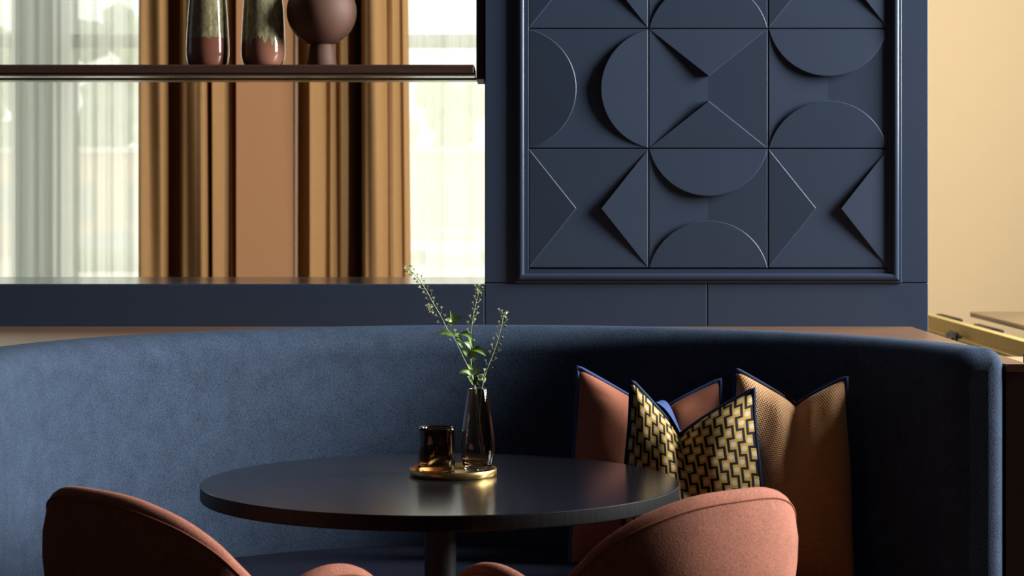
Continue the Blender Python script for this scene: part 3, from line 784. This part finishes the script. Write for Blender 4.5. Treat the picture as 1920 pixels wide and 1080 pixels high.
# ================================================================== CHAIRS
RIM = [(0,.806),(10,.805),(20,.800),(30,.788),(40,.769),(50,.738),(58,.700),(64,.672),(68,.662),(73,.666),(80,.683),(90,.692),(100,.686),(110,.667),(120,.640),(130,.600),(138,.54)]
def make_chair(label, loc, rz):
    ch = thing('armchair', label, 'chair', loc, rz, 'rose chairs at the round table')
    # local frame: back at -Y, seat faces +Y
    def plan(th, z):
        k = .87+.14*sstep(.44, .72, z)-.05*sstep(.70, .82, z)
        ax, by = .262*k, .258*k
        sq = (abs(math.sin(th))**2.12+abs(math.cos(th))**2.12)**(-1/2.12)
        return Vector((ax*sq*math.sin(th), -by*sq*math.cos(th), 0)), Vector((math.sin(th), -math.cos(th), 0))
    N = 120; TM = math.radians(138); tk = .018; rows = []; seam = []
    for i in range(N+1):
        th = lerp(-TM, TM, i/N); zt_ = smooth_interp(RIM, abs(math.degrees(th)))
        z0 = .40; row = []
        endf = max(.25, min(1, (TM-abs(th))/.14)**.5) if TM-abs(th) < .14 else 1
        half = tk*endf
        zs = [lerp(z0, zt_-tk, q/9) for q in range(10)]
        for z in zs:
            p, nn = plan(th, z); row.append(p+nn*half*(1+.25*math.sin(PI*(z-z0)/(zt_-z0)))+Vector((0, 0, z)))
        for q in range(1, 8):
            a = PI*q/8; p, nn = plan(th, zt_-tk); row.append(p+nn*half*math.cos(a)+Vector((0, 0, zt_-tk+tk*math.sin(a))))
        for z in reversed(zs):
            p, nn = plan(th, z); row.append(p-nn*half*(1+.25*math.sin(PI*(z-z0)/(zt_-z0)))+Vector((0, 0, z)))
        rows.append(row)
        p, nn = plan(th, zt_-tk*1.1); seam.append(p+nn*(half*1.0+.0002)+Vector((0, 0, zt_-tk*.85)))
    mb = MB(); mb.grid(rows, close_u=True); mb.ngon(rows[0]); mb.ngon(rows[-1])
    mb.build('shell', M_chair, ch, auto=70)
    MB().tube(seam, .0016, 6).build('piping', M_pipe_rose, ch, smooth=True)
    st = [(.001, .395), (.20, .395), (.222, .405), (.228, .425), (.226, .450), (.214, .466), (.18, .474), (.001, .478)]
    MB().lathe(st, 64).build('seat', M_chair, ch, auto=50)
    for sx in (-1, 1):
        for sy in (-1, 1):
            MB().tube([(sx*.13, sy*.13, .40), (sx*.21, sy*.20, .0)], [.013, .009], 12).build('leg', M_blackmetal, ch, auto=40)
    return ch
make_chair('dusty rose shell armchair at the left, its back mostly in shadow', (-.462, 3.50, 0), math.radians(-45))
make_chair('dusty rose shell armchair at the right with sunlit back', (.170, 3.50, 0), math.radians(42))

# ================================================================== RIGHT BACKGROUND LOUNGE
sf = thing('mustard_sofa', 'mustard upholstered sofa back beyond the navy wall end', 'sofa', (1.95, 9.0, 0))
SZ = .72
def rbox(x0, x1, y0, y1, z0, z1, r, mat, name, par, seg=4):
    return under(par, MB().box(x0, x1, y0, y1, z0, z1).build(name, mat, bevel=r, bevseg=seg, auto=60))
rbox(1.84, 1.98, 7.6, 10.5, .12, SZ, .05, M_yellow, 'backrest', sf)
rbox(1.985, 2.50, 7.6, 10.55, .16, .44, .04, M_yellow, 'seat', sf)
for y in (8.75, 9.55): rbox(1.945, 1.975, y, y+.45, SZ-.012, SZ+.001, .003, M_blackmetal, 'slot', sf, 1)
rbox(1.832, 1.86, 9.00, 9.22, SZ-.135, SZ-.025, .012, M_blackmetal, 'handle_cutout', sf, 3)
under(sf, MB().tube([(1.828, 9.06, SZ-.125), (1.828, 9.06, SZ-.05)], .010, 10).build('handle', M_alu, auto=40))
for y in (7.75, 10.4):
    for x in (1.9, 2.42): under(sf, MB().box(x-.02, x+.02, y-.02, y+.02, 0, .17).build('leg', M_blackmetal))
ft_ = thing('lounge_table', 'brown wooden table top behind the mustard sofa back', 'table', (2.6, 8.9, 0))
M_ltop = wood('light_brown_tabletop', lin(190, 156, 118)[:3], lin(214, 182, 142)[:3], (10, 1, 10), .3)
M_ledge_edge = plain('brown_table_edge', lin(120, 95, 66)[:3], .5)
rbox(2.02, 3.2, 7.9, 9.62, .742, .75, .002, M_ltop, 'tabletop', ft_, 1)
rbox(2.021, 3.199, 7.901, 9.619, .728, .742, .001, M_ledge_edge, 'edge_band', ft_, 1)
under(ft_, MB().tube([(2.6, 8.75, 0), (2.6, 8.75, .73)], .04, 16).build('pedestal', M_blackmetal, auto=40))
under(ft_, MB().lathe([(.001, 0), (.28, 0), (.28, .015), (.001, .02)], 40, (2.6, 8.75, 0)).build('base', M_blackmetal, auto=40))
pt = thing('side_table', 'pale low tabletop at the right edge of the picture below the mustard sofa', 'table', (1.75, 6.75, 0))
M_pale = plain('pale_cream_top', lin(238, 208, 168)[:3], .5)
rbox(1.46, 2.05, 6.35, 6.95, .72, .745, .003, M_pale, 'tabletop', pt, 1)
under(pt, MB().tube([(1.75, 6.65, 0), (1.75, 6.65, .72)], .03, 16).build('pedestal', M_blackmetal, auto=40))
under(pt, MB().lathe([(.001, 0), (.2, 0), (.2, .012), (.001, .016)], 40, (1.75, 6.65, 0)).build('base', M_blackmetal, auto=40))
bk = thing('black_chair', 'black chair back cut by the right edge of the picture', 'chair', (1.72, 6.0, 0))
rbox(1.432, 1.86, 6.08, 6.14, .52, .843, .05, M_blackmetal, 'backrest', bk)
rbox(1.44, 1.86, 5.70, 6.08, .42, .46, .015, M_blackmetal, 'seat', bk)
for x in (1.46, 1.84):
    for y in (5.73, 6.11): under(bk, MB().box(x-.012, x+.012, y-.012, y+.012, 0, .54 if y > 6 else .43).build('leg', M_blackmetal))

# ================================================================== OUTSIDE
GZ = -1.4
M_ground = plain('pale_paving', (.62, .56, .47), .9)
M_bank = plain('beige_building', (.62, .50, .38), .9)
struct(MB().box(-60, 60, BY+.4, 125, GZ-.2, GZ).build('ground', M_ground), 'pale paved forecourt outside the windows', 'ground')
bl = thing('far_building', 'long low beige building across the forecourt outside the windows', 'building', (-12, 104, GZ))
under(bl, MB().box(-45, 20, 100, 108, GZ, 3.35).build('wall', M_bank))
under(bl, MB().box(-45.4, 20.4, 99.7, 108.3, 3.35, 3.62).build('roof_edge', plain('pale_roof_edge', (.7, .68, .62), .8)))
M_wd = plain('far_window', (.36, .37, .34), .3)
for k in range(18): under(bl, MB().box(-40+k*3.2, -38.4+k*3.2, 99.95, 100.05, .3, 1.9).build('window', M_wd))
def tree(x, y, h, r, label, seed, mat):
    rnd = random.Random(seed); root = thing('tree', label, 'tree', (x, y, GZ), group='trees beyond the forecourt')
    under(root, MB().tube([(x, y, GZ), (x+.1, y, GZ+h*.5)], [.25, .15], 8).build('trunk', plain('bark', (.16, .12, .08), .9)))
    bm = bmesh.new(); 
    for j in range(16):
        a = rnd.uniform(0, 6.28); q = rnd.uniform(0, .8)*r
        c = Vector((x+q*math.cos(a), y+q*math.sin(a), GZ+h*rnd.uniform(.42, .85))); rad = r*rnd.uniform(.35, .55)
        g = bmesh.ops.create_icosphere(bm, subdivisions=2, radius=rad, matrix=Matrix.Translation(c))
        for v in g['verts']: v.co += (v.co-c)*rnd.uniform(-.22, .22)
    me = bpy.data.meshes.new('crown'); bm.to_mesh(me); bm.free()
    under(root, link('crown', me, mat))
M_tr1 = plain('haze_pale_green', (.34, .42, .22), .9); M_tr2 = plain('haze_grey_green', (.30, .37, .24), .9)  # distance haze is put into both leaf colours, paler than the foliage itself
TX = [(-27, 13, 4.2, 0), (-22.4, 15, 4.6, 1), (-18.6, 14, 4.0, 0), (-14.6, 13, 4.0, 1), (-10.5, 12, 3.8, 0), (-6.8, 8.6, 3.2, 1), (-3.2, 9.4, 3.3, 0), (.4, 8.2, 3.2, 1)]
ORD = ['leftmost', 'second from left', 'third from left', 'fourth from left', 'fifth from left', 'sixth from left', 'seventh from left', 'rightmost']
for i, (x, h, r, k) in enumerate(TX): tree(x, 112+10.5*(i % 2), h, r*.56,  'haze-pale green tree above the far building, %s of the row' % ORD[i], 40+i, (M_tr1, M_tr2)[k])
def car(px, col, label, d=88, seed=0):
    x = X_at(px, d); root = thing('parked_car', label, 'car', (x, d, GZ), group='cars parked outside')
    prof = [(-2.1,.35),(-2.15,.6),(-2.0,.82),(-1.2,.95),(-.6,1.38),(.7,1.42),(1.5,.98),(2.0,.9),(2.12,.6),(2.1,.35)]
    mb = MB(); a = [(x+u, d-.85, GZ+z) for u, z in prof]; b = [(x+u, d+.85, GZ+z) for u, z in prof]; n = len(prof)
    mb.add(a+b, [tuple(range(n)), tuple(range(n, 2*n))[::-1]]+[(i, (i+1) % n, n+(i+1) % n, n+i) for i in range(n)])
    under(root, mb.build('body', col, bevel=.06, bevseg=2))
    wn = [(-1.05,.97),(-.55,1.30),(.62,1.33),(1.2,1.0)]; mb = MB()
    mb.ngon([(x+u, d-.87, GZ+z) for u, z in wn]); mb.ngon([(x+u, d-.862, GZ+z) for u, z in wn][::-1])
    under(root, mb.build('side_window', M_wd))
    for u in (-1.35, 1.35):
        w_ = MB(); w_.lathe([(.001, -.1), (.30, -.1), (.33, -.06), (.33, .06), (.30, .1), (.001, .1)], 20)
        o = w_.build('wheel', M_blackmetal, root, auto=40); o.location = (u, -.78, .33); o.rotation_euler = (PI/2, 0, 0)
car(215, plain('silver_grey_car_paint', (.42, .45, .46), .3), 'silver grey car parked outside the left window')
car(850, plain('white_car_paint', (.8, .8, .8), .3), 'white car parked outside the right window')
hd = MB(); rnd = random.Random(5); bm = bmesh.new()
for k in range(26):
    c = Vector((X_at(150+k*5, 80), 80, GZ+.35)); g = bmesh.ops.create_icosphere(bm, subdivisions=2, radius=.5, matrix=Matrix.Translation(c))
    for v in g['verts']: v.co += (v.co-c)*rnd.uniform(-.2, .2)
me = bpy.data.meshes.new('hedge'); bm.to_mesh(me); bm.free()
hg = link('hedge', me, plain('hedge_green', (.22, .28, .14), .9)); tag(hg, 'low green hedge in front of the silver grey car outside', 'hedge')
